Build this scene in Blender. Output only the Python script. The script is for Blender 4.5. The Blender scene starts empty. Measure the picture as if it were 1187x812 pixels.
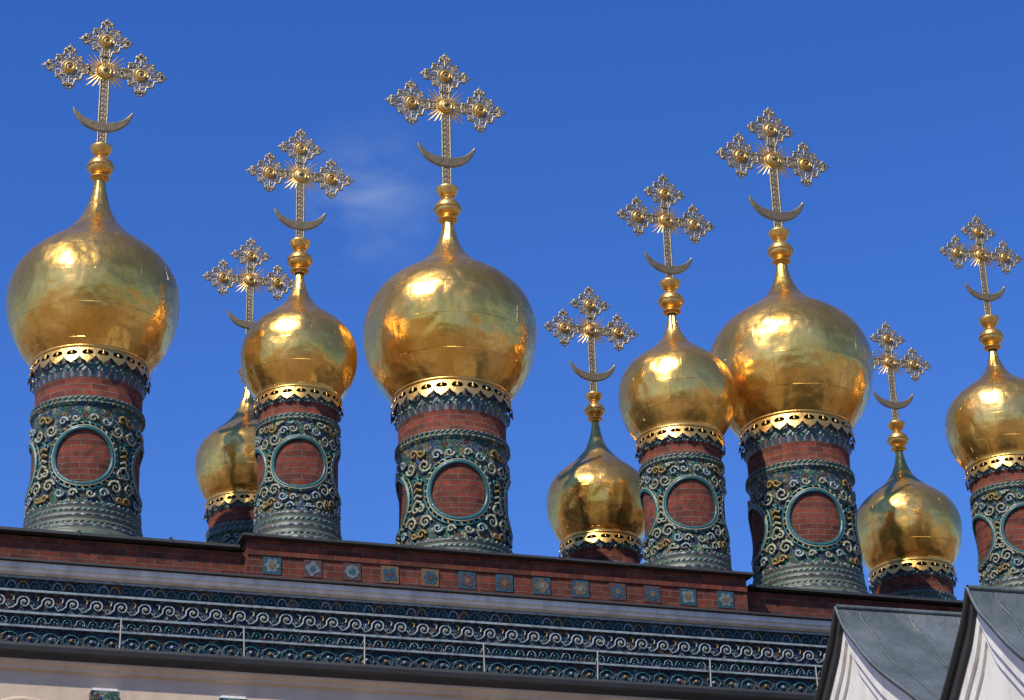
import bpy, math, random
from mathutils import Vector, Matrix
random.seed(7)
R2=math.radians
EYE=1.7
YAW=R2(16); TY=math.tan(YAW)
BYAW=R2(17.7)
Y0=36.3
scene=bpy.context.scene

# ------------------------------------------------------------ materials
class NT:
    def __init__(s,name):
        s.m=bpy.data.materials.new(name); s.m.use_nodes=True
        s.t=s.m.node_tree; s.b=s.t.nodes['Principled BSDF']
    def n(s,ty,**kw):
        x=s.t.nodes.new(ty)
        for k,v in kw.items(): setattr(x,k,v)
        return x
    def l(s,a,b): s.t.links.new(a,b)
    def setin(s,sock,v):
        if isinstance(v,bpy.types.NodeSocket): s.l(v,sock)
        else: sock.default_value=v
    def math(s,op,a,b=0.0,c=None):
        x=s.n('ShaderNodeMath',operation=op); s.setin(x.inputs[0],a); s.setin(x.inputs[1],b)
        if c is not None: s.setin(x.inputs[2],c)
        return x.outputs[0]
    def uv(s,sx=1,sy=1):
        t=s.n('ShaderNodeTexCoord'); mp=s.n('ShaderNodeMapping'); mp.inputs['Scale'].default_value=(sx,sy,1)
        s.l(t.outputs['UV'],mp.inputs[0]); return mp.outputs[0]
    def obj(s):
        g=s.n('ShaderNodeNewGeometry'); return g.outputs['Position']
    def noise(s,vec,scale,detail=4,rough=.55,dist=0):
        x=s.n('ShaderNodeTexNoise'); s.l(vec,x.inputs['Vector']); x.inputs['Scale'].default_value=scale
        x.inputs['Detail'].default_value=detail; x.inputs['Roughness'].default_value=rough; x.inputs['Distortion'].default_value=dist
        return x.outputs['Fac']
    def ramp(s,f,stops,interp='LINEAR'):
        x=s.n('ShaderNodeValToRGB'); s.l(f,x.inputs[0]); cr=x.color_ramp; cr.interpolation=interp
        while len(cr.elements)<len(stops): cr.elements.new(.5)
        for e,(p,c) in zip(cr.elements,stops):
            e.position=p; e.color=(*c,1) if len(c)==3 else c
        return x.outputs[0]
    def mix(s,f,a,b,mode='MIX'):
        x=s.n('ShaderNodeMix',data_type='RGBA',blend_type=mode)
        s.setin(x.inputs[0],f); s.setin(x.inputs[6],a if not isinstance(a,tuple) else (*a,1)); s.setin(x.inputs[7],b if not isinstance(b,tuple) else (*b,1))
        return x.outputs[2]
    def mr(s,f,a,b,c,d):
        x=s.n('ShaderNodeMapRange'); s.l(f,x.inputs[0])
        for i,v in zip((1,2,3,4),(a,b,c,d)): x.inputs[i].default_value=v
        return x.outputs[0]
    def bump(s,h,dist=1.0,strength=1.0):
        x=s.n('ShaderNodeBump'); x.inputs['Strength'].default_value=strength; x.inputs['Distance'].default_value=dist
        s.l(h,x.inputs['Height']); s.l(x.outputs[0],s.b.inputs['Normal'])
    def col(s,c): s.setin(s.b.inputs['Base Color'],c if not isinstance(c,tuple) else (*c,1))
    def rough(s,r): s.setin(s.b.inputs['Roughness'],r)
    def metal(s,v): s.b.inputs['Metallic'].default_value=v

NCOL=14.0
def m_gold(name,panels=True):
    k=NT(name)
    pos=k.obj()
    big=k.noise(pos,1.1,5,.6); fine=k.noise(pos,14,4,.65)
    if panels:
        t=k.n('ShaderNodeTexCoord'); sp=k.n('ShaderNodeSeparateXYZ'); k.l(t.outputs['UV'],sp.inputs[0])
        u,v=sp.outputs[0],sp.outputs[1]
        row=k.math('FLOOR',v); sh=k.math('MULTIPLY',k.math('MODULO',row,2.0),.5)
        uu=k.math('ADD',u,sh); cu=k.math('MODULO',k.math('FLOOR',uu),NCOL)
        fu=k.math('FRACT',uu); fv=k.math('FRACT',v)
        oi=k.n('ShaderNodeObjectInfo')
        cb=k.n('ShaderNodeCombineXYZ'); k.l(cu,cb.inputs[0]); k.l(row,cb.inputs[1]); k.l(k.math('MULTIPLY',oi.outputs['Random'],57.),cb.inputs[2])
        wn=k.n('ShaderNodeTexWhiteNoise',noise_dimensions='3D'); k.l(cb.outputs[0],wn.inputs[0])
        s2=k.n('ShaderNodeSeparateColor'); k.l(wn.outputs['Color'],s2.inputs[0])
        a,b,c=s2.outputs[0],s2.outputs[1],s2.outputs[2]
        eu=k.math('SUBTRACT',.5,k.math('ABSOLUTE',k.math('SUBTRACT',fu,.5)))
        ev=k.math('SUBTRACT',.5,k.math('ABSOLUTE',k.math('SUBTRACT',fv,.5)))
        wob=k.math('MULTIPLY',k.math('SUBTRACT',fine,.5),.035)
        seam=k.math('MINIMUM',eu,ev); seam=k.math('ADD',seam,wob)
        sm=k.mr(seam,0.001,0.018,1.0,0.0)
        sm=k.math('MULTIPLY',sm,k.mr(k.noise(pos,2.3,3,.6),.40,.62,.12,.9))
        hx=k.math('MULTIPLY',k.math('SUBTRACT',a,.5),k.math('SUBTRACT',fu,.5))
        hy=k.math('MULTIPLY',k.math('SUBTRACT',b,.5),k.math('SUBTRACT',fv,.5))
        h=k.math('MULTIPLY',k.math('ADD',hx,hy),.036)
        h=k.math('ADD',h,k.math('MULTIPLY',k.noise(pos,1.9,2,.45),.075))
        h=k.math('ADD',h,k.math('MULTIPLY',k.noise(pos,6,3,.55),.0080))
        h=k.math('SUBTRACT',h,k.math('MULTIPLY',sm,.002))
        colr=k.ramp(big,[(.3,(.72,.38,.065)),(.5,(.84,.48,.11)),(.7,(.91,.57,.17))])
        colr=k.mix(k.math('MULTIPLY',c,.12),colr,(.58,.29,.06))
        spot=k.ramp(k.noise(pos,13,5,.78),[(.52,(0,0,0)),(.70,(1,1,1))])
        colr=k.mix(k.math('MULTIPLY',spot,.45),colr,(.33,.17,.05))
        colr=k.mix(k.math('MULTIPLY',sm,.48),colr,(.18,.09,.03))
        k.col(colr)
        r=k.math('ADD',k.math('MULTIPLY',big,.18),k.math('MULTIPLY',c,.05)); r=k.math('ADD',r,k.math('MULTIPLY',spot,.12)); r=k.math('ADD',r,.165)
        k.rough(r)
    else:
        k.col(k.ramp(big,[(.3,(.64,.35,.08)),(.7,(.85,.52,.16))])); k.rough(.36)
        h=k.math('MULTIPLY',fine,.008)
    k.bump(h); k.metal(.90 if panels else .87)
    return k.m
M_gold=m_gold('gilded_copper_sheet'); M_gold2=m_gold('gilded_trim',False)

def m_brick(name,bw=.29,bh=.10,dk=1.0):
    k=NT(name); uv=k.uv(1,1)
    b=k.n('ShaderNodeTexBrick'); k.l(uv,b.inputs['Vector'])
    b.inputs['Color1'].default_value=(.22*dk,.046*dk,.022*dk,1); b.inputs['Color2'].default_value=(.075*dk,.020*dk,.013*dk,1); b.inputs['Mortar'].default_value=(.17*dk,.115*dk,.085*dk,1)
    b.inputs['Scale'].default_value=1; b.inputs['Brick Width'].default_value=bw; b.inputs['Row Height'].default_value=bh; b.inputs['Mortar Size'].default_value=.009
    b.inputs['Mortar Smooth'].default_value=.3; b.inputs['Bias'].default_value=-.15
    n=k.noise(k.obj(),6,6,.7)
    c=k.mix(k.mr(n,.38,.72,0,.8),b.outputs['Color'],(.035,.020,.016))
    n2=k.noise(k.obj(),1.9,4,.6)
    c=k.mix(k.mr(n2,.56,.8,0,.45),c,(.24,.11,.07))
    k.col(c); k.rough(.85); k.b.inputs['Specular IOR Level'].default_value=.2
    h=k.math('SUBTRACT',k.math('MULTIPLY',n,.012),k.math('MULTIPLY',b.outputs['Fac'],.014)); k.bump(h)
    return k.m
M_brick=m_brick('dark_red_brick')
M_brick2=m_brick('sooty_parapet_brick',dk=.82)

def m_majolica(name,scale,pal,edgecol=(.30,.31,.22)):
    k=NT(name); uv=k.uv(1,1)
    n1=k.n('ShaderNodeTexNoise'); k.l(uv,n1.inputs['Vector']); n1.inputs['Scale'].default_value=scale*.7; n1.inputs['Detail'].default_value=2
    vm=k.n('ShaderNodeVectorMath',operation='MULTIPLY_ADD'); k.l(n1.outputs['Color'],vm.inputs[0]); vm.inputs[1].default_value=(.35/ (scale*.25),)*3; k.l(uv,vm.inputs[2])
    v=k.n('ShaderNodeTexVoronoi',feature='F1'); k.l(vm.outputs[0],v.inputs['Vector']); v.inputs['Scale'].default_value=scale
    v2=k.n('ShaderNodeTexVoronoi',feature='DISTANCE_TO_EDGE'); k.l(vm.outputs[0],v2.inputs['Vector']); v2.inputs['Scale'].default_value=scale
    sc=k.n('ShaderNodeSeparateColor'); k.l(v.outputs['Color'],sc.inputs[0])
    c=k.ramp(sc.outputs[0],pal,'CONSTANT')
    ring=k.math('SINE',k.math('MULTIPLY',v.outputs['Distance'],22.))
    c=k.mix(k.mr(ring,.2,.8,0,.55),c,(.010,.035,.050))
    edge=k.mr(v2.outputs['Distance'],.02,.07,1,0)
    c=k.mix(k.math('MULTIPLY',edge,.6),c,edgecol)
    dirt=k.noise(k.obj(),5,6,.65); c=k.mix(k.mr(dirt,.42,.75,0,.85),c,(.035,.030,.020))
    k.col(c); k.rough(.40); k.b.inputs['Specular IOR Level'].default_value=.4
    h=k.math('ADD',k.math('MULTIPLY',edge,.02),k.math('MULTIPLY',ring,.008)); k.bump(h)
    return k.m
M_maj=m_majolica('majolica_relief_tile',11,[(0,(.010,.06,.12)),(.18,(.02,.12,.055)),(.40,(.02,.15,.12)),(.56,(.22,.15,.035)),(.66,(.13,.045,.025)),(.74,(.012,.04,.14)),(.88,(.30,.30,.19))],(.25,.27,.19))
M_maj2=m_majolica('majolica_frieze_tile',9,[(0,(.008,.028,.06)),(.3,(.008,.018,.055)),(.55,(.012,.05,.055)),(.70,(.13,.045,.025)),(.80,(.010,.025,.08)),(.94,(.15,.17,.17))],(.10,.14,.17))

def m_rope(name,a,b,c,fx,diag=1.0,bh=.004):
    k=NT(name); t=k.n('ShaderNodeTexCoord'); sp=k.n('ShaderNodeSeparateXYZ'); k.l(t.outputs['UV'],sp.inputs[0])
    s=k.math('ADD',k.math('MULTIPLY',sp.outputs[0],fx),k.math('MULTIPLY',sp.outputs[1],fx*diag))
    s=k.math('ADD',s,k.math('MULTIPLY',k.noise(k.obj(),9,2,.5),.8))
    f=k.math('FRACT',s)
    col=k.ramp(f,[(0,a),(.40,b),(.62,c),(.85,a)],'CONSTANT')
    dirt=k.noise(k.obj(),9,5,.6); col=k.mix(k.mr(dirt,.4,.75,0,.8),col,(.03,.035,.03))
    k.col(col); k.rough(.45)
    k.bump(k.math('MULTIPLY',k.math('SINE',k.math('MULTIPLY',s,6.283)),bh)); return k.m
M_rope=m_rope('majolica_rope_moulding',(.03,.10,.07),(.20,.20,.12),(.012,.045,.09),11)
M_rope2=m_rope('majolica_dentil_moulding',(.02,.045,.065),(.17,.20,.19),(.14,.055,.03),7,0)

def m_plain(name,c,r=.6,metal=0,var=.35,sc=4,dark=None,bp=.01):
    k=NT(name); n=k.noise(k.obj(),sc,5,.6)
    d=dark or tuple(x*.45 for x in c)
    k.col(k.mix(k.mr(n,.42,.8,0,var*2),c,d)); k.rough(r); k.metal(metal); k.bump(k.math('MULTIPLY',n,bp)); return k.m
def m_streak(name,c,d,amount=.7):
    k=NT(name); g=k.n('ShaderNodeNewGeometry'); mp=k.n('ShaderNodeMapping'); mp.inputs['Scale'].default_value=(3.2,3.2,.35); k.l(g.outputs['Position'],mp.inputs[0])
    n=k.noise(mp.outputs[0],1.2,6,.65); n2=k.noise(k.obj(),1.6,5,.6)
    cc=k.mix(k.mr(n,.45,.72,0,amount),c,d); cc=k.mix(k.mr(n2,.5,.8,0,amount*.7),cc,tuple(x*.75 for x in d))
    k.col(cc); k.rough(.88); k.bump(k.math('MULTIPLY',k.noise(k.obj(),14,4,.6),.006)); return k.m
M_cream=m_plain('cream_glaze',(.29,.29,.19),.4,sc=12); M_teal=m_plain('teal_glaze',(.02,.11,.11),.34,sc=12); M_ochre=m_plain('ochre_glaze',(.25,.16,.035),.42,sc=12)
M_base=m_plain('weathered_green_glaze',(.095,.115,.075),.5,sc=9,var=.6)
M_verd=m_plain('green_copper_flashing',(.04,.13,.08),.5,.2,sc=3)
M_flash=m_plain('dark_metal_flashing',(.028,.028,.026),.65,.0,sc=3)
M_roof=m_plain('brown_roof_sheet',(.13,.08,.05),.5,.2,sc=2)
M_silver=m_plain('silvered_filigree',(.34,.275,.17),.42,.6,var=.45,sc=9)
M_ochre2=m_plain('dark_gilt_plate',(.20,.15,.08),.5,.45,sc=10)
M_white=m_streak('white_limewash',(.70,.67,.60),(.42,.39,.34),.5)
M_cornice=m_streak('grey_white_cornice',(.62,.59,.53),(.30,.28,.25),.75)
M_creamwall=m_streak('cream_plaster',(.50,.39,.28),(.36,.27,.19),.5)
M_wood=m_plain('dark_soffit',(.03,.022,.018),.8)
M_post=m_plain('painted_iron',(.38,.33,.27),.5,.0)
M_scroll=m_plain('pale_blue_glaze',(.24,.29,.29),.4,sc=9,var=.7)
def m_metalroof():
    k=NT('grey_metal_roof'); p=k.obj(); n=k.noise(p,1.1,5,.6); n2=k.noise(p,7,5,.7)
    c=k.ramp(n,[(.3,(.07,.09,.085)),(.5,(.12,.14,.13)),(.75,(.20,.22,.21))]); c=k.mix(k.mr(n2,.5,.75,0,.6),c,(.05,.06,.055))
    k.col(c); k.metal(.3); k.rough(k.mr(n2,.2,.8,.35,.65)); k.bump(k.math('MULTIPLY',n,.12)); return k.m
M_mroof=m_metalroof()
M_glass=m_plain('window_glass',(.02,.025,.03),.1)
M_yellow=m_plain('ochre_stucco',(.55,.42,.22),.85,sc=.8)
M_t1=m_plain('tile_blue_green',(.025,.07,.085),.4,sc=20,var=.6); M_t2=m_plain('tile_ochre',(.15,.09,.03),.4,sc=20,var=.6); M_t3=m_plain('tile_brown',(.08,.04,.028),.4,sc=20,var=.6); M_t4=m_plain('tile_pale',(.13,.16,.14),.4,sc=20,var=.6)

# ------------------------------------------------------------ mesh builder
class MB:
    def __init__(s): s.v=[];s.f=[];s.m=[];s.uv=[];s.sm=[]
    def face(s,pts,uvs=None,mat=0,smooth=False):
        i=len(s.v); s.v+= [tuple(p) for p in pts]; s.f.append(tuple(range(i,i+len(pts)))); s.m.append(mat); s.sm.append(smooth)
        s.uv.append(uvs or [(0,0)]*len(pts))
    def grid(s,P,UV,mat,smooth,closeu=False):
        i0=len(s.v); nj=len(P); ni=len(P[0])
        for r in P: s.v+=[tuple(p) for p in r]
        for j in range(nj-1):
            for i in range(ni-1 if not closeu else ni):
                i2=(i+1)%ni
                s.f.append((i0+j*ni+i,i0+j*ni+i2,i0+(j+1)*ni+i2,i0+(j+1)*ni+i)); s.sm.append(smooth)
                s.m.append(mat(j) if callable(mat) else mat)
                s.uv.append([UV(i,j),UV(i+1,j),UV(i+1,j+1),UV(i,j+1)])
    def lathe(s,prof,seg,mat,utot,vs,smooth=True,c=(0,0),wob=None):
        L=[0]
        for a,b in zip(prof,prof[1:]): L.append(L[-1]+math.hypot(a[0]-b[0],a[1]-b[1]))
        P=[]
        for (r,z) in prof:
            row=[]
            for i in range(seg):
                a=2*math.pi*i/seg; rr=r*(wob(a,z) if wob else 1)
                row.append((c[0]+rr*math.cos(a),c[1]+rr*math.sin(a),z))
            P.append(row)
        s.grid(P,lambda i,j:(utot*i/seg,L[j]*vs),mat,smooth,True)
    def tube(s,pts,r,mat=0,sides=4,closed=False,taper=None):
        n=len(pts); pts=[Vector(p) for p in pts]; P=[]
        for i,p in enumerate(pts):
            a=pts[(i-1)%n] if (i>0 or closed) else p; b=pts[(i+1)%n] if (i<n-1 or closed) else p
            t=(b-a); 
            if t.length<1e-9: t=Vector((0,0,1))
            t.normalize(); up=Vector((0,1,0)) if abs(t.y)<.9 else Vector((1,0,0))
            x=t.cross(up).normalized(); y=t.cross(x)
            rr=r*(taper(i/(n-1)) if taper else 1)
            P.append([p+(x*math.cos(2*math.pi*k/sides+.785)+y*math.sin(2*math.pi*k/sides+.785))*rr for k in range(sides)])
        if closed: P.append(P[0])
        s.grid(P,lambda i,j:(i,j),mat,True,True)
    def box(s,o,ax,ay,az,mat=0):
        o,ax,ay,az=map(Vector,(o,ax,ay,az))
        c=[o,o+ax,o+ax+ay,o+ay,o+az,o+ax+az,o+ax+ay+az,o+ay+az]
        for q in ((0,3,2,1),(4,5,6,7),(0,1,5,4),(1,2,6,5),(2,3,7,6),(3,0,4,7)):
            p=[c[i] for i in q]; w=(p[1]-p[0]).length; h=(p[3]-p[0]).length
            s.face(p,[(0,0),(w,0),(w,h),(0,h)],mat)
    def ball(s,c,r,mat=0,fl=(1,1,1),n=10):
        P=[]
        for j in range(n//2+1):
            t=math.pi*j/(n//2); P.append([(c[0]+fl[0]*r*math.sin(t)*math.cos(2*math.pi*i/n),c[1]+fl[1]*r*math.sin(t)*math.sin(2*math.pi*i/n),c[2]+fl[2]*r*math.cos(t)) for i in range(n)])
        s.grid(P,lambda i,j:(i/n,j/n),mat,True,True)
    def mesh(s,name,mats):
        me=bpy.data.meshes.new(name); me.from_pydata(s.v,[],s.f)
        for m in mats: me.materials.append(m)
        me.polygons.foreach_set('material_index',s.m); me.polygons.foreach_set('use_smooth',s.sm)
        ul=me.uv_layers.new(name='UVMap'); flat=[]
        for f in s.uv:
            for q in f: flat+= [q[0],q[1]]
        ul.data.foreach_set('uv',flat); me.validate(); me.update(); return me
    def obj(s,name,mats,parent=None,loc=(0,0,0),rot=0):
        o=bpy.data.objects.new(name,s.mesh(name,mats)); scene.collection.objects.link(o); o.location=loc; o.rotation_euler=(0,0,rot)
        if parent: o.parent=parent
        return o
def empty(name,loc=(0,0,0),rot=0):
    e=bpy.data.objects.new(name,None); scene.collection.objects.link(e); e.location=loc; e.rotation_euler=(0,0,rot); e.empty_display_size=.5; return e
def catmull(pts,n=6):
    out=[]
    for i in range(len(pts)-1):
        p0=pts[max(i-1,0)];p1=pts[i];p2=pts[i+1];p3=pts[min(i+2,len(pts)-1)]
        for k in range(n):
            t=k/n
            out.append(tuple(.5*((2*p1[d])+(-p0[d]+p2[d])*t+(2*p0[d]-5*p1[d]+4*p2[d]-p3[d])*t*t+(-p0[d]+3*p1[d]-3*p2[d]+p3[d])*t**3) for d in (0,1)))
    out.append(pts[-1]); return out
def spiral(cx,cz,r,a0,turns,dirn=1,n=14,r1=.12):
    return [(cx+r*((1-t)+r1*t)*math.cos(a0+dirn*2*math.pi*turns*t),cz+r*((1-t)+r1*t)*math.sin(a0+dirn*2*math.pi*turns*t)) for t in [i/(n-1) for i in range(n)]]

# ------------------------------------------------------------ ornate cross (unit arm length, centre at origin, XZ plane)
def build_cross(stem):
    b=MB(); F=1.35
    T=lambda p,r,m=0,**k: b.tube([(x,0,z) for x,z in p],r*F,m,**k)
    def circ(cx,cz,r,n=12): return [(cx+r*math.cos(2*math.pi*i/n),cz+r*math.sin(2*math.pi*i/n)) for i in range(n)]
    def arm(ang,l0,l1,hw=.062):
        c,s_=math.cos(ang),math.sin(ang); W=lambda d,w:(c*d-s_*w, s_*d+c*w)
        for sg in (-1,1): T([W(l0,sg*hw),W(l1,sg*hw)],.014)
        n=max(2,int((l1-l0)/.085))
        for i in range(n):
            d=l0+(l1-l0)*(i+.5)/n; T(circ(*W(d,0),.036,8),.009,closed=True)
            T([W(d-.04,-hw),W(d+.04,hw)],.007); T([W(d-.04,hw),W(d+.04,-hw)],.007)
        p=[W(l0,-hw*.8),W(l1,-hw*.8),W(l1,hw*.8),W(l0,hw*.8)]
        for y in (-.006,.006): b.face([(x,y,z) for x,z in p],None,2)
    for a in (0,math.pi/2,math.pi): arm(a,.13,.43)
    arm(-math.pi/2,.13,stem,.066)
    for a in (0,math.pi/2,math.pi):
        c,s_=math.cos(a),math.sin(a); W=lambda d,w:(c*d-s_*w, s_*d+c*w)
        D=.57; H=.365
        T(circ(*W(D,0),.125,16),.013,closed=True); T(circ(*W(D,0),.165,16),.009,closed=True)
        V=[(H,0),(0,H),(-H*.92,0),(0,-H)]
        for i in range(4):
            p,q=V[i],V[(i+1)%4]
            mx,mz=(p[0]+q[0])/2,(p[1]+q[1])/2
            path=[]
            for t in [j/12 for j in range(13)]:
                x=p[0]+(q[0]-p[0])*t; z=p[1]+(q[1]-p[1])*t
                bul=-.035+.05*abs(math.sin(t*math.pi*3)); ln=math.hypot(mx,mz)
                path.append(W(D+x+mx/ln*bul,z+mz/ln*bul))
            T(path,.014)
            for t in (.2,.5,.8):
                x=(p[0]+(q[0]-p[0])*t)*.84; z=(p[1]+(q[1]-p[1])*t)*.84
                T(circ(*W(D+x,z),.038,8),.010,closed=True)
                x*=1.30; z*=1.30
                b.ball((W(D+x,z)[0],0,W(D+x,z)[1]),.030,0,n=6)
            for t in (.3,.7):
                x=(p[0]+(q[0]-p[0])*t)*.66; z=(p[1]+(q[1]-p[1])*t)*.66
                sp=spiral(x,z,.06,math.atan2(z,x),1.2,1 if t<.5 else -1,10)
                T([W(D+px,pz) for px,pz in sp],.010)
            T([W(D+mx*.35,mz*.35),W(D+mx*.95,mz*.95)],.012)
        for i,(vx,vz) in enumerate(V):
            if i==2: continue
            ln=math.hypot(vx,vz); dx,dz=vx/ln,vz/ln; px,pz=-dz,dx
            T([W(D+dx*.17,dz*.17),W(D+dx*.30,dz*.30)],.016)
            for (o,w,r) in ((.36,0,.036),(.32,.055,.032),(.32,-.055,.032)):
                T(circ(*W(D+dx*o+px*w,dz*o+pz*w),r,8),.014,closed=True)
            tip=W(D+dx*.45,dz*.45); T([W(D+dx*.38,dz*.38),tip],.016,taper=lambda t:1-.8*t)
    for (x,z,r) in ((0,0,.13),(.57,0,.10),(-.57,0,.10),(0,.57,.10)):
        b.ball((x,0,z),r,1,(1,.5,1),14)
        for rr in (1.12,.7): b.tube([(x+r*rr*math.cos(2*math.pi*i/16),(-.0 if rr>1 else -.045),z+r*rr*math.sin(2*math.pi*i/16)) for i in range(16)],.015,1,closed=True)
        b.ball((x,-.05*r/.1,z),r*.32,2,n=8)
    for q in range(4):
        for k in range(5):
            a=math.pi/2*q+R2(21+12*k); L=(.30,.36,.42,.36,.30)[k]
            T([(.15*math.cos(a),.15*math.sin(a)),(L*math.cos(a),L*math.sin(a))],.016,1,taper=lambda t:1-.8*t)
    n=24; cz=-.68; ro=.47
    outer=[];inner=[]
    for i in range(n+1):
        a=R2(187+166*i/n); outer.append((ro*math.cos(a),cz+ro*.92*math.sin(a)))
    for i in range(n+1):
        t=i/n; th=.145*math.sin(math.pi*t)**.9
        x,z=outer[i]; l=math.hypot(x,z-cz); inner.append((x*(1-th/l),z-(z-cz)*th/l))
    y=.03
    for i in range(n):
        o1,o2,i1,i2=outer[i],outer[i+1],inner[i],inner[i+1]
        for yy in (-y,y): b.face([(o1[0],yy,o1[1]),(o2[0],yy,o2[1]),(i2[0],yy,i2[1]),(i1[0],yy,i1[1])],None,2)
        b.face([(o1[0],-y,o1[1]),(o2[0],-y,o2[1]),(o2[0],y,o2[1]),(o1[0],y,o1[1])],None,0)
        b.face([(i1[0],-y,i1[1]),(i2[0],-y,i2[1]),(i2[0],y,i2[1]),(i1[0],y,i1[1])],None,0)
        if 3<i<n-3 and i%2: T(circ((o1[0]+i1[0])/2,(o1[1]+i1[1])/2,.03,6),.010,closed=True)
    T(outer,.017); T(inner,.014)
    for z in (-stem+.05,):
        b.box((-.11,-.06,z),(.22,0,0),(0,.12,0),(0,0,.05),1)
    return b
cross_cache={}
def cross_mesh(stem):
    k=round(stem,1)
    if k not in cross_cache: cross_cache[k]=build_cross(k+.08).mesh('filigree_cross',[M_silver,M_gold2,M_ochre2])
    return cross_cache[k]

# ------------------------------------------------------------ dome tower
def tower(X,d,zeq,R,kind,tip,crossz,arm,crot=0,lean=0):
    x=X; y=Y0+d+X*TY
    P=dict(A=dict(rd=.615,bot=3.28,ha=31,ring=1.20,med=-2.28,o0=-1.66,o1=-2.82,bk=(-1.31,-1.55)),
           B=dict(rd=.68,bot=3.92,ha=38,ring=1.13,med=-2.33,o0=-1.56,o1=-3.15,bk=(-1.22,-1.43)),
           C=dict(rd=.72,bot=3.45,ha=36,ring=1.13,med=-2.5,o0=-1.75,o1=-3.1,bk=(-1.24,-1.5)))[kind]
    bot=P['bot']*R; zb=EYE+zeq-bot
    root=empty('onion_dome_tower',(x,y,zb)); O=bot
    rd=P['rd']
    st=(tip-.55)/(1.31-.55)
    up=[(.062,1.31),(.09,1.17),(.135,1.03),(.20,.91),(.31,.79),(.45,.68),(.61,.58),(.76,.46),(.88,.32),(.955,.17)]
    low=[(.995,.0),(1.0,-.12),(.985,-.30),(.945,-.47),(.88,-.63),(.80,-.77),(.72,-.88),(rd+.03,-.97)]
    pr=[(r,.55+(z-.55)*st if z>.55 else z) for r,z in up]+low
    pr=[(r*R,z*R+O) for r,z in catmull(pr,5)]
    ph=random.random()*6
    b=MB(); b.lathe(pr,112,0,NCOL,1/(.40*R),True,wob=lambda a,z:1+.004*math.sin(5*a+ph+z*2)+.0025*math.sin(11*a-z*5+ph))
    b.obj('gilded_dome',[M_gold],root,rot=random.random()*.4)
    bl={'A':.15,'B':.205,'C':.185}[kind]*R
    zt=tip*R+O
    fp=[(.42,-.1),(.42,.05),(.75,.12),(.75,.22),(.45,.32),(.55,.45),(.9,.75),(1.0,1.15),(.88,1.6),(.55,1.9),(.4,2.0),(.42,2.15),(.62,2.3),(.86,2.75),(.9,2.95),(.78,3.0),(.15,3.05)]
    b=MB(); b.lathe([(r*bl,zt+z*bl) for r,z in catmull(fp,3)],32,0,6,1,True,wob=lambda a,z:1+(.045*abs(math.sin(8*a)) if zt+.5*bl<z<zt+1.7*bl else 0))
    b.tube([(bl*1.04*math.cos(2*math.pi*i/32),bl*1.04*math.sin(2*math.pi*i/32),zt+1.15*bl) for i in range(32)],bl*.09,0,6,True)
    b.obj('finial_ball',[M_gold2],root)
    L=arm*R; zc=crossz*R+O; stem=(zc-(zt+2.95*bl))/L
    me=cross_mesh(stem); co=bpy.data.objects.new('filigree_cross',me); scene.collection.objects.link(co); co.parent=root
    co.location=(0,0,zc); co.scale=(L,L,L); co.rotation_euler=(0,lean,YAW+crot)
    # lace skirt
    b=MB(); n={'A':24,'B':20,'C':19}[kind]; r0=(rd+.045)*R; r1=(rd+.085)*R; ztop=-.945*R+O; hgt=.20*R*(1.12 if kind!='A' else 1)
    def W(s,t):
        r=r0+(r1-r0)*t; return (r*math.cos(s),r*math.sin(s),ztop-t*hgt)
    da=2*math.pi/n; K=24
    for i in range(n):
        s0=da*i
        out=[];inn=[]
        for k in range(K):
            a=2*math.pi*k/K; ca,sa=math.cos(a),math.sin(a)
            mx=max(abs(ca),abs(sa)); ox,oz=ca/mx*.5,sa/mx*.5
            if oz>0:
                q=abs(ox)/.5; oz=.18+ (.34*(1-q**2.2)+.10*max(0,1-q*5)) if abs(sa)>=abs(ca)-1e-6 else min(oz,.18)
            out.append((s0+da*(.5+ox),.5+oz)); 
            inn.append((s0+da*(.5+ca*.37),.46+sa*.20-(.0 if sa<0 else .24*(1-ca*ca)*sa*.2)))
        for k in range(K):
            k2=(k+1)%K; b.face([W(*out[k]),W(*out[k2]),W(*inn[k2]),W(*inn[k])],None,0)
        b.ball(W(s0+da*.5,.48),.020*R,0,fl=(1,1,1),n=6)
        b.tube([W(s0+da*.5,.25),W(s0+da*.5,.48)],.007*R,0,4)
    b.tube([W(2*math.pi*i/64,0.0) for i in range(64)],.022*R,0,6,True)
    b.obj('lace_skirt',[M_gold2],root)
    # drum
    o0,o1=P['o0'],P['o1']; k0,k1=P['bk']; bt=-P['bot']
    waist=lambda z: rd*(1-.025*math.sin(math.pi*max(0,min(1,(z-o1)/(o0-o1)))))
    prof=[];mats=[]
    def seg(r,z,m): prof.append((r*R,z*R+O)); mats.append(m)
    seg(rd*.98,-.93,4); seg(rd*.98,-1.04,1); seg(rd*1.02,-1.06,3); seg(rd*1.02,-1.10,3); seg(rd*1.0,-1.13,1); seg(rd*1.03,-1.17,1); seg(rd*1.03,(k0-1.17)/2,3); seg(rd*.995,k0,2)
    seg(rd*.99,k1,3)
    g=o0-k1
    for q,rr,m in ((.1,1.05,1),(.3,1.06,1),(.42,1.0,3),(.55,1.05,1),(.75,1.05,0),(.9,1.0,0)): seg(rd*rr,k1+g*q,m)
    for i in range(9): z=o0+(o1-o0)*i/8; seg(waist(z),z,0 if i<8 else 1)
    g=bt-o1
    for q,rr,m in ((.04,1.05,3),(.10,1.06,4),(.13,1.02,4),(.19,1.07,1),(.25,1.07,4),(.28,1.04,4),(.34,1.09,3),(.40,1.10,4),(.43,1.06,4),(.50,1.11,4),(.55,1.13,1),(.58,1.10,4),(.65,1.18,3),(.71,1.20,4),(.75,1.17,4),(.80,1.23,4),(.86,1.26,4),(.90,1.25,5),(.95,1.31,5),(1.0,1.36,5)): seg(rd*rr,o1+g*q,m)
    idx=mats
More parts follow.
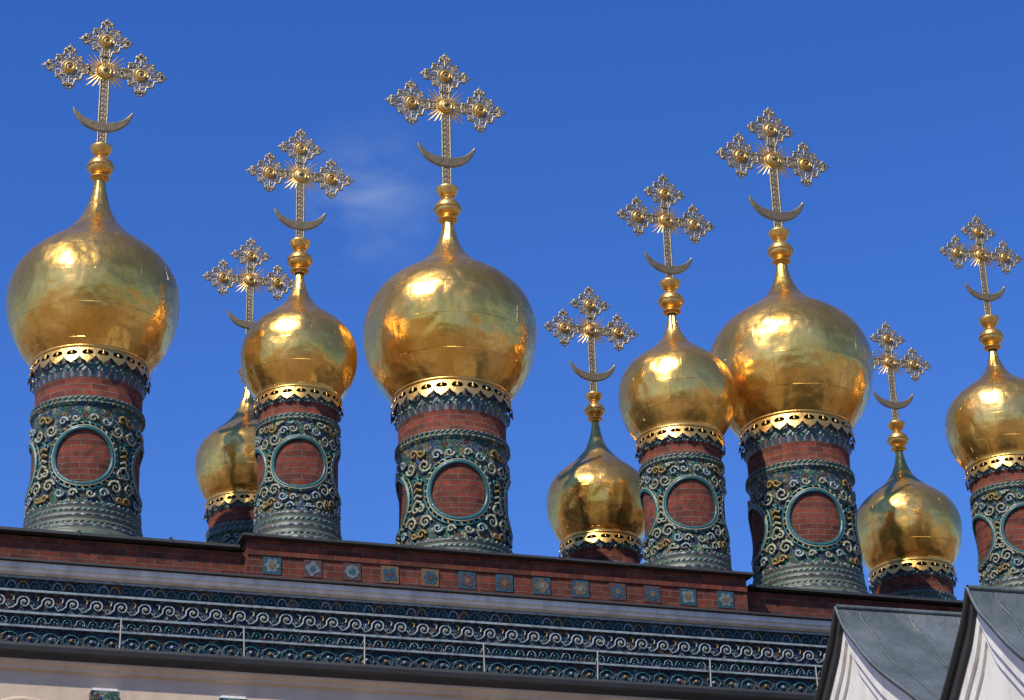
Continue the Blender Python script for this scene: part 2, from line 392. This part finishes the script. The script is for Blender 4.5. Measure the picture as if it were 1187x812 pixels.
    b=MB(); b.lathe(prof,72,lambda j:idx[j],2*math.pi*rd*R,1,True)
    WR=lambda s,z,off=0:( (waist(z/R)*R+off)*math.cos(s), (waist(z/R)*R+off)*math.sin(s), z+O)
    rr=rd*R; rm=R2(P['ha'])*rr*(1 if kind!='C' else .9); zm=P['med']*R; vz=1.02 if kind=='A' else .98
    hb=math.pi/4*rr
    yaw=-math.pi/2+R2(8)
    TR=.015*R+.005
    zt_,zb_=o0*R-.03*R,o1*R+.03*R
    for q in range(4):
        a0=yaw+q*math.pi/2
        PT=lambda s,z,off: WR(a0+s/rr,zm+z,off)
        N=32; rings=[0,.35,.7,1.0]
        Pg=[[PT(rm*t*math.cos(2*math.pi*i/N),rm*t*vz*math.sin(2*math.pi*i/N),.012) for i in range(N)] for t in rings]
        uo,vo=random.random()*.3,random.random()*.1
        b.grid(Pg,lambda i,j:(uo+rm*rings[j]*math.cos(2*math.pi*i/N),vo+rm*rings[j]*vz*math.sin(2*math.pi*i/N)),2,False,True)
        for t,tr,m,o in ((1.0,TR*1.5,7,.03),(1.07,TR*.6,6,.045),(P['ring'],TR*.8,7,.02)):
            b.tube([PT(rm*t*math.cos(2*math.pi*i/40),rm*t*vz*math.sin(2*math.pi*i/40),o) for i in range(40)],tr,m,5,True)
        nl=34
        for i in range(nl):
            a=2*math.pi*(i+.5)/nl; t0,t1=1.09,P['ring']-.02+.04*(i%2)
            b.tube([PT(rm*t0*math.cos(a),rm*t0*vz*math.sin(a),.02),PT(rm*(t0+t1)/2*math.cos(a+.04),rm*(t0+t1)/2*vz*math.sin(a+.04),.045),PT(rm*t1*math.cos(a+.07),rm*t1*vz*math.sin(a+.07),.02)],TR*.7,(7,6,8)[i%3],4)
        def SP(cx,cz,r,a,t,dn,m,w=1.0):
            cx+=random.uniform(-.05,.05)*r; cz+=random.uniform(-.1,.1)*r; r*=random.uniform(.9,1.1)
            pts=[(px,pz) for px,pz in spiral(cx,cz,r,a,t,dn,15) if zb_<zm+pz<zt_]
            if len(pts)>3:
                b.tube([PT(px,pz,.03) for px,pz in pts],TR*w,m,4,taper=lambda t:1.1-.6*t)
                for j in range(1,min(9,len(pts)-2),2):
                    px,pz=pts[j]; ox,oz=px-cx,pz-cz; l=math.hypot(ox,oz)+1e-6
                    tx,tz=-oz/l*dn,ox/l*dn
                    ex,ez=px+(ox/l*.55+tx*-.6)*r*.55,pz+(oz/l*.55+tz*-.6)*r*.55
                    if zb_<zm+ez<zt_ and math.hypot(ex,ez/vz)>rm*1.1: b.tube([PT(px,pz,.03),PT((px+ex)/2+tx*.1*r,(pz+ez)/2+tz*.1*r,.045),PT(ex,ez,.02)],TR*.75,(9,8)[j%4==1] if m==6 else m,4,taper=lambda t:1.1-.9*t)
        for sx in (-1,1):
            for sz in (-1,1):
                lim=(zt_-zm) if sz>0 else (zm-zb_)
                SP(sx*hb*.80,sz*min(rm*.98,lim*.78),rm*.25,0 if sx<0 else math.pi,1.5,sx*sz,6,1.0)
                SP(sx*hb*.50,sz*min(rm*1.28,lim*.90),rm*.17,0,1.3,-sx*sz,9)
                SP(sx*hb*.93,sz*rm*.50,rm*.16,math.pi/2,1.2,-sx*sz,7 if sz>0 else 6)
                SP(sx*hb*.90,sz*min(rm*1.45,lim*.93),rm*.16,0,1.2,sx*sz,8)
                SP(sx*hb*.20,sz*min(rm*1.36,lim*.93),rm*.15,0,1.2,sx*sz,6)
                if kind!='A': SP(sx*hb*.65,sz*rm*1.62,rm*.19,0,1.2,-sx*sz,6); SP(sx*hb*.3,sz*rm*1.72,rm*.17,0,1.2,sx*sz,9)
        for z in (-.3,-.1,.12,.34):
            b.tube([PT(hb-.05*R,z*rm,.03),PT(hb,z*rm+.09*rm,.05),PT(hb+.05*R,z*rm,.03)],TR,8 if z>0 else 6,4)
    for zz_,cnt,m in ((-1.215,56,6),(o0+.035,60,8),(o1-.01,60,6)):
        z=zz_*R+O
        for i in range(cnt):
            a=2*math.pi*i/cnt; b.ball(((rd*1.04)*R*math.cos(a),(rd*1.04)*R*math.sin(a),z),.016*R+.002,m if i%2 else 7,n=6)
    b.obj('drum',[M_maj,M_rope,M_brick,M_rope2,M_base,M_verd,M_cream,M_teal,M_ochre,M_scroll],root)
    return root

tower(-6.97,1.9,18.12,1.43,'A',1.55,3.07,.76)
tower(-1.066,1.9,18.16,1.507,'A',1.36,2.94,.745)
tower(5.00,1.9,18.08,1.475,'A',1.34,2.82,.78,R2(2))
tower(-3.563,1.3,17.14,.974,'B',1.52,3.46,.97)
tower(2.84,1.3,17.04,1.02,'B',1.45,3.28,.94,R2(4))
tower(8.78,1.3,17.0,1.01,'B',1.40,3.32,.84)
tower(-4.857,5.5,16.79,.93,'C',1.68,3.94,.97)
tower(1.54,5.5,16.57,.99,'C',1.60,3.53,.97)
tower(7.54,5.5,16.5,1.05,'C',1.48,3.30,.86)

# ------------------------------------------------------------ cathedral building
cath=empty('cathedral_building',(0,Y0,0),BYAW)   # local: x along wall, y inward, z up
def zz(z): return z+EYE
UA,UB=-16.0,14.0
def strip(prof,mats,ua=UA,ub=UB,caps=False,b=None):
    b=b or MB(); L=0
    for k,((d0,z0),(d1,z1)) in enumerate(zip(prof,prof[1:])):
        h=math.hypot(d1-d0,z1-z0); m=mats[k] if isinstance(mats,(list,tuple)) else mats
        b.face([(ua,d0,zz(z0)),(ub,d0,zz(z0)),(ub,d1,zz(z1)),(ua,d1,zz(z1))],[(ua,-L),(ub,-L),(ub,-L-h),(ua,-L-h)],m); L+=h
    if caps:
        for u in (ua,ub):
            b.face([(u,d,zz(z)) for d,z in prof],[(d,z) for d,z in prof],mats if not isinstance(mats,(list,tuple)) else mats[0])
    return b
b=strip([(0,13.0),(0,12.52)],0); b.obj('brick_parapet',[M_brick2],cath)
PU0,PU1=-4.42,3.80
b=MB()
prof=[(.9,13.155),(-.22,13.155),(-.22,12.98),(-.25,12.97),(-.25,12.90),(-.22,12.89),(-.22,12.58),(-.26,12.57),(-.26,12.51),(.9,12.51)]
strip(prof,0,PU0,PU1,True,b); b.obj('brick_pedestal',[M_brick2],cath)
b=MB(); strip([(.95,13.24),(-.34,13.205),(-.345,13.165),(-.2,13.16)],0,PU0-.1,PU1+.1,True,b)
strip([(.3,13.10),(-.14,13.075),(-.145,13.03),(.0,13.025)],0,UA,PU0-.1,True,b)
strip([(.3,13.10),(-.14,13.075),(-.145,13.03),(.0,13.025)],0,PU1+.1,UB,True,b)
strip([(0.0,12.535),(-.33,12.53),(-.335,12.50),(0,12.495)],0,UA,UB,True,b)
u=UA
while u<UB:
    if not(PU0-.2<u<PU1+.1): b.box((u,-.155,zz(13.02)),(.05,0,0),(0,.3,0),(0,0,.085),0)
    else: b.box((u,-.355,zz(13.155)),(.05,0,0),(0,.3,0),(0,0,.06),0)
    u+=1.1+.3*random.random()
b.obj('metal_flashing',[M_flash],cath)
b=MB()
def k_tile(u,z,s,d,m1,m2,m3,kind):
    b.box((u-s/2,d-.02,zz(z-s/2)),(s,0,0),(0,.018,0),(0,0,s),m1)
    N=24; pts=[]
    for i in range(N):
        a=2*math.pi*i/N
        r=s*(.38+.07*math.cos(4*a+kind*.8)) if kind%2 else s*(.30+.13*abs(math.cos((4 if kind%4 else 3)*a)))
        pts.append((u+r*math.cos(a),d-.026,zz(z)+r*math.sin(a)))
    b.face(pts,None,m2)
    pts=[]
    for i in range(16):
        a=2*math.pi*i/16; r=s*(.24 if i%2==0 else .12); pts.append((u+r*math.cos(a),d-.032,zz(z)+r*math.sin(a)))
    b.face(pts,None,m3)
n=13
for i in range(n):
    u=PU0+.40+i*(PU1-PU0-.80)/(n-1); c=[(0,3,1),(2,0,1),(0,1,3),(0,2,1),(1,0,2),(2,3,0)][(i*5+i//2)%6]
    k_tile(u+random.uniform(-.02,.02),12.735,.28,-.22,*c,i)
b.obj('majolica_tiles',[M_t1,M_t2,M_t3,M_t4],cath)
b=MB(); b.face([(UA,-.0,zz(13.05)),(UB,-.0,zz(13.05)),(UB,2.4,zz(13.28)),(UA,2.4,zz(13.28))]); b.face([(UA,2.4,zz(13.28)),(UB,2.4,zz(13.28)),(UB,9,zz(13.3)),(UA,9,zz(13.3))])
b.face([(UA,9,zz(13.3)),(UB,9,zz(13.3)),(UB,9,0),(UA,9,0)],None,1)
for u in (UA,UB): b.face([(u,0.01,0),(u,9,0),(u,9,zz(13.29)),(u,2.4,zz(13.27)),(u,.01,zz(13.04))],None,1)
b.obj('roof_deck',[M_roof,M_creamwall],cath)
b=strip([(0,12.49),(-.27,12.49),(-.275,12.41),(-.24,12.395),(-.22,12.355),(-.15,12.335),(-.10,12.33)],0); b.obj('white_cornice',[M_cornice],cath)
# frieze courses
b=strip([(-.10,12.33),(-.13,12.32),(-.13,12.29),(-.09,12.28),(-.09,12.13),(-.12,12.12),(-.12,12.085),(-.05,12.075),(-.05,11.80),(-.09,11.79),(-.09,11.755),(-.03,11.745),(-.03,11.60),(-.06,11.59),(-.06,11.56),(0,11.55),(0,11.1)],
        [2,2,1,0,1,2,1,0,1,2,1,0,1,2,1,0])
u=UA
while u<UB:
    b.tube([(u+.085+.075*math.cos(a),-.10,zz(12.145+.11*math.sin(a))) for a in [math.pi*j/6 for j in range(7)]],.012,(4,2,3,4)[int(u/.17)%4],4)
    b.ball((u+.085,-.10,zz(12.18)),.022,4,n=6); u+=.17
u=UA; k=0
while u<UB:
    q=random.uniform(.93,1.05)
    pts=[(u+x,-.07,zz(11.935+z)) for x,z in spiral(0,0,.112*q,math.pi*1.1,1.6,-1,16)]
    b.tube([(u-.27,-.065,zz(11.90)),(u-.22,-.07,zz(11.83)),(u-.16,-.07,zz(11.85))]+pts,.016,2,4)
    b.tube([(u-.20,-.065,zz(12.04)),(u-.15,-.07,zz(12.02)),(u-.16,-.07,zz(11.96))],.016,5 if k%2 else 3,4)
    b.tube([(u+.14,-.065,zz(11.83)),(u+.12,-.07,zz(11.87)),(u+.15,-.07,zz(11.90))],.014,4,4)
    b.ball((u,-.07,zz(11.935)),.022,3,n=6); u+=.36; k+=1
u=UA
while u<UB:
    b.tube([(u-.07,-.045,zz(11.63)),(u-.05,-.05,zz(11.69)),(u,-.055,zz(11.72)),(u+.05,-.05,zz(11.69)),(u+.07,-.045,zz(11.63))],.010,2 if int(u/.19)%3==0 else 4,4)
    b.ball((u,-.04,zz(11.66)),.02,4,n=6); u+=.19
u=UA
while u<UB:
    b.tube([(u+.12*math.cos(a),-.02,zz(11.40+.09*math.sin(a))) for a in [math.pi*2*j/10 for j in range(10)]],.010,4,4,True); b.ball((u,-.02,zz(11.40)),.03,3 if int(u/.3)%2 else 2,n=6); u+=.30
b.obj('majolica_frieze',[M_maj2,M_rope2,M_scroll,M_ochre,M_teal,M_cream],cath)
b=MB(); strip([(0,11.30),(-.36,11.20),(-.40,11.21),(-.43,11.16),(-.41,11.09),(-.36,11.06)],0,UA,UB,False,b)
strip([(-.36,11.06),(-.33,11.01),(-.28,11.00),(-.14,11.00)],1,UA,UB,False,b)
strip([(-.29,11.00),(-.29,10.97),(-.26,10.95),(-.22,10.92),(-.21,10.88),(-.14,10.86)],2,UA,UB,False,b)
b.obj('eave_gutter',[M_flash,M_wood,M_creamwall],cath)
b=MB(); u=-15.5
while u<UB:
    b.tube([(u,-.38,zz(11.2)),(u+random.uniform(-.02,.02),-.38,zz(11.68))],.012,0,6); b.tube([(u,-.38,zz(11.5)),(u,-.1,zz(11.28))],.008,1,4); u+=1.86+random.uniform(-.04,.04)
for z in (11.66,11.45): b.tube([(UA+i*.93,-.38,zz(z-.010*(i%2))) for i in range(int((UB-UA)/.93)+1)],.003,1,4)
b.obj('eave_railing',[M_post,M_flash],cath)
b=MB(); strip([(-.14,10.86),(-.14,-EYE)],0,UA,UB,False,b)
for u in (-13.55,-9.55,-5.55,-1.55,2.45,6.45,10.45):
    w_=1.1
    b.box((u-w_/2,-.17,zz(7.6)),(w_,0,0),(0,.02,0),(0,0,1.9),3)
    b.box((u-.03,-.19,zz(7.6)),(.06,0,0),(0,.02,0),(0,0,1.9),2)
    for s in (-1,1):
        b.box((u+s*.95-.17,-.28,zz(7.2)),(.34,0,0),(0,.137,0),(0,0,3.24),1)
        b.box((u+s*.95-.21,-.31,zz(10.44)),(.42,0,0),(0,.167,0),(0,0,.14),1)
        b.box((u+s*.95-.18,-.30,zz(10.58)),(.36,0,0),(0,.157,0),(0,0,.04),2)
    for rr,m in ((.70,0),(.60,1)):
        b.tube([(u+rr*math.cos(a),-.20,zz(9.55+rr*math.sin(a))) for a in [math.pi*j/14 for j in range(15)]],.06,m,6)
        uc=u-2.1; b.tube([(uc+(rr+.05)*math.cos(a),-.17,zz(9.72+rr*math.sin(a))) for a in [math.pi*j/14 for j in range(15)]],.05,0,6)
    b.box((u-.9,-.26,zz(7.0)),(1.8,0,0),(0,.117,0),(0,0,.19),2)
b.obj('lower_wall',[M_creamwall,M_maj,M_white,M_glass],cath)

# ------------------------------------------------------------ gabled building in the right foreground
g=empty('gabled_annex_building',(4.38,31.0,0),YAW)
SL=[(0,0),(.18,.30),(.4,.53),(.95,1.05),(1.5,1.45),(2.1,1.85),(2.9,2.45)]
def gable(u0,w0,zap,length,name):
    prof=[(-w,-h) for w,h in SL[::-1]]+[(w,-h) for w,h in SL[1:]]
    prof=catmull(prof[:7],3)+catmull(prof[6:],3)[1:]
    P3=lambda u,w,h:(u0+u,-(w0+w),zz(zap+h))
    b=MB(); oh=-.20; th=.05
    for (w1,h1),(w2,h2) in zip(prof,prof[1:]):
        far=(w1+w2)<0; fm=1 if far else 0
        b.face([P3(oh,w1,h1),P3(length,w1,h1),P3(length,w2,h2),P3(oh,w2,h2)],None,0)
        b.face([P3(oh,w1,h1-th),P3(length,w1,h1-th),P3(length,w2,h2-th),P3(oh,w2,h2-th)],None,1)
        b.face([P3(oh,w1,h1),P3(oh,w2,h2),P3(oh,w2,h2-th),P3(oh,w1,h1-th)],None,fm)
        for k,(uo,dz,dz2,m) in enumerate(((-.15,-.05,-.22 if far else -.12,1 if far else 2),(-.09,-.20 if far else -.1,-.42,2),(-.04,-.40,-.62,2))):  # dark far-side band paints in the shaded underside of the overhang
            b.face([P3(uo,w1,h1+dz),P3(uo,w2,h2+dz),P3(uo,w2,h2+dz2),P3(uo,w1,h1+dz2)],None,m)
            b.face([P3(uo,w1,h1+dz2),P3(uo,w2,h2+dz2),P3(uo+.07,w2,h2+dz2),P3(uo+.07,w1,h1+dz2)],None,m)
    for (w1,h1),(w2,h2) in zip(prof,prof[1:]):
        b.face([P3(0,w1,h1-.05),P3(0,w2,h2-.05),P3(0,w2,-zap-EYE),P3(0,w1,-zap-EYE)],None,2)
    wl=prof[-1][0]-.15; b.face([P3(0,wl,prof[-1][1]),P3(length,wl,prof[-1][1]),P3(length,wl,-zap-EYE),P3(0,wl,-zap-EYE)],None,2)
    u=oh+.35
    while u<length:
        b.tube([P3(u+.03*math.sin(i*.9),w,h+.012) for i,(w,h) in enumerate(prof)],.018,0,4); u+=.72
    b.tube([P3(oh,0,.02),P3(length,0,.02)],.035,0,6)
    b.tube([P3(oh,w,h+.01) for w,h in prof if w<=0],.028,1,5); b.tube([P3(oh,w,h+.01) for w,h in prof if w>=0],.024,0,5)
    b.obj(name,[M_mroof,M_flash,M_white],g)
gable(0.05,0,10.46,9,'rear_gable_bay'); gable(-.06,4.1,9.30,8,'front_gable_bay')

# ------------------------------------------------------------ ground, and unseen buildings added for the domes to reflect
k=NT('paving_stone'); p=k.obj(); bt=k.n('ShaderNodeTexBrick'); k.l(p,bt.inputs['Vector']); bt.inputs['Scale'].default_value=1; bt.inputs['Brick Width'].default_value=1.2; bt.inputs['Row Height'].default_value=.6; bt.inputs['Mortar Size'].default_value=.012
bt.inputs['Color1'].default_value=(.26,.20,.14,1); bt.inputs['Color2'].default_value=(.20,.15,.11,1); bt.inputs['Mortar'].default_value=(.1,.09,.08,1); k.col(bt.outputs['Color']); k.rough(.8)
b=MB(); b.face([(-3000,-3000,0),(3000,-3000,0),(3000,3000,0),(-3000,3000,0)]); b.obj('ground',[k.m])
def reflection_block(x,y,w,dp,h,rot,mat,name):  # simple block added out of view as something for the gilding to mirror
    e=empty(name,(x,y,0),rot); b=MB(); b.box((-w/2,0,0),(w,0,0),(0,dp,0),(0,0,h),0)
    b.box((-w/2-.4,-.4,h),(w+.8,0,0),(0,dp+.8,0),(0,0,.5),1)
    b.face([(-w/2-.5,-.5,h+.5),(w/2+.5,-.5,h+.5),(w/2-3,dp/2,h+4),(-w/2+3,dp/2,h+4)],None,2); b.face([(-w/2-.5,dp+.5,h+.5),(w/2+.5,dp+.5,h+.5),(w/2-3,dp/2,h+4),(-w/2+3,dp/2,h+4)],None,2)
    for s in (-1,1): b.face([(s*(w/2+.5),-.5,h+.5),(s*(w/2+.5),dp+.5,h+.5),(s*(w/2-3),dp/2,h+4)],None,2)
    for fl in range(int(h//4.2)):
        n=int(w//3.5)
        for i in range(n):
            xx=-w/2+(i+.5)*w/n; b.box((xx-.6,-.06,1.2+fl*4.2),(1.2,0,0),(0,.05,0),(0,0,2.1),3); b.box((xx-.8,-.12,3.35+fl*4.2),(1.6,0,0),(0,.11,0),(0,0,.2),1)
    b.obj('walls_and_roof',[mat,M_white,M_verd,M_glass],e)
reflection_block(5,-38,60,14,15,math.pi,M_yellow,'added_yellow_reflection_building')  # added behind the camera for its reflection in the domes
reflection_block(52,10,50,14,17,-math.pi/2+.15,M_white,'added_white_reflection_building')  # unseen, added at the right for pale reflections in the gold

# ------------------------------------------------------------ sky, sun
el=R2(47); sx,sy=-.51,-.86; ln=math.hypot(sx,sy); sx/=ln; sy/=ln
w=bpy.data.worlds.new('World'); scene.world=w; w.use_nodes=True; t=w.node_tree
sky=t.nodes.new('ShaderNodeTexSky'); sky.sky_type='NISHITA'; sky.sun_disc=False; sky.sun_elevation=el; sky.sun_rotation=math.atan2(sx,sy)
sky.altitude=200; sky.air_density=1.0; sky.dust_density=.6; sky.ozone_density=3.0
bg=t.nodes['Background']; bg.inputs[1].default_value=.10
tc=t.nodes.new('ShaderNodeTexCoord'); sp=t.nodes.new('ShaderNodeSeparateXYZ'); t.links.new(tc.outputs['Generated'],sp.inputs[0])
mr=t.nodes.new('ShaderNodeMapRange'); t.links.new(sp.outputs[2],mr.inputs[0]); mr.inputs[1].default_value=.22; mr.inputs[2].default_value=.58
tint=t.nodes.new('ShaderNodeMix'); tint.data_type='RGBA'; t.links.new(mr.outputs[0],tint.inputs[0]); tint.inputs[6].default_value=(.66,1.06,1.80,1); tint.inputs[7].default_value=(.38,.84,1.76,1)
mx=t.nodes.new('ShaderNodeMix'); mx.data_type='RGBA'; mx.blend_type='MULTIPLY'; mx.inputs[0].default_value=1
t.links.new(tint.outputs[2],mx.inputs[7]); t.links.new(sky.outputs[0],mx.inputs[6])
# faint wisp of high cirrus
dv=t.nodes.new('ShaderNodeVectorMath'); dv.operation='DISTANCE'; t.links.new(tc.outputs['Generated'],dv.inputs[0]); dv.inputs[1].default_value=(-.056,.876,.479)
dm=t.nodes.new('ShaderNodeMapRange'); dm.interpolation_type='SMOOTHSTEP'; t.links.new(dv.outputs['Value'],dm.inputs[0]); dm.inputs[1].default_value=.0; dm.inputs[2].default_value=.042; dm.inputs[3].default_value=1; dm.inputs[4].default_value=0
mp=t.nodes.new('ShaderNodeMapping'); mp.inputs['Rotation'].default_value=(0,R2(35),0); mp.inputs['Scale'].default_value=(28,10,75); t.links.new(tc.outputs['Generated'],mp.inputs[0])
nz=t.nodes.new('ShaderNodeTexNoise'); nz.inputs['Scale'].default_value=.8; nz.inputs['Detail'].default_value=6; nz.inputs['Distortion'].default_value=.6; t.links.new(mp.outputs[0],nz.inputs['Vector'])
nr=t.nodes.new('ShaderNodeMapRange'); t.links.new(nz.outputs['Fac'],nr.inputs[0]); nr.inputs[1].default_value=.40; nr.inputs[2].default_value=.75; nr.inputs[3].default_value=0; nr.inputs[4].default_value=.38
mm=t.nodes.new('ShaderNodeMath'); mm.operation='MULTIPLY'; t.links.new(dm.outputs[0],mm.inputs[0]); t.links.new(nr.outputs[0],mm.inputs[1])
cl=t.nodes.new('ShaderNodeMix'); cl.data_type='RGBA'; t.links.new(mm.outputs[0],cl.inputs[0]); t.links.new(mx.outputs[2],cl.inputs[6]); cl.inputs[7].default_value=(4.2,5.2,7.2,1)
t.links.new(cl.outputs[2],bg.inputs[0])
sl=bpy.data.lights.new('sun','SUN'); sl.energy=5.0; sl.angle=R2(.6); sl.color=(1,.92,.80); so=bpy.data.objects.new('sun',sl); scene.collection.objects.link(so)
to=Vector((sx*math.cos(el),sy*math.cos(el),math.sin(el))); so.rotation_euler=to.to_track_quat('Z','Y').to_euler(); so.location=to*60

cam=bpy.data.cameras.new('camera'); co=bpy.data.objects.new('camera',cam); scene.collection.objects.link(co)
cam.sensor_width=36; cam.lens=2800/1187*36; cam.clip_end=8000; cam.clip_start=.1
co.matrix_world=Matrix.Translation((0,0,EYE))@Matrix.Rotation(R2(115),4,'X')@Matrix.Rotation(R2(-1.8),4,'Z')
scene.camera=co
scene.view_settings.view_transform='Standard'; scene.view_settings.look='None'; scene.view_settings.exposure=0
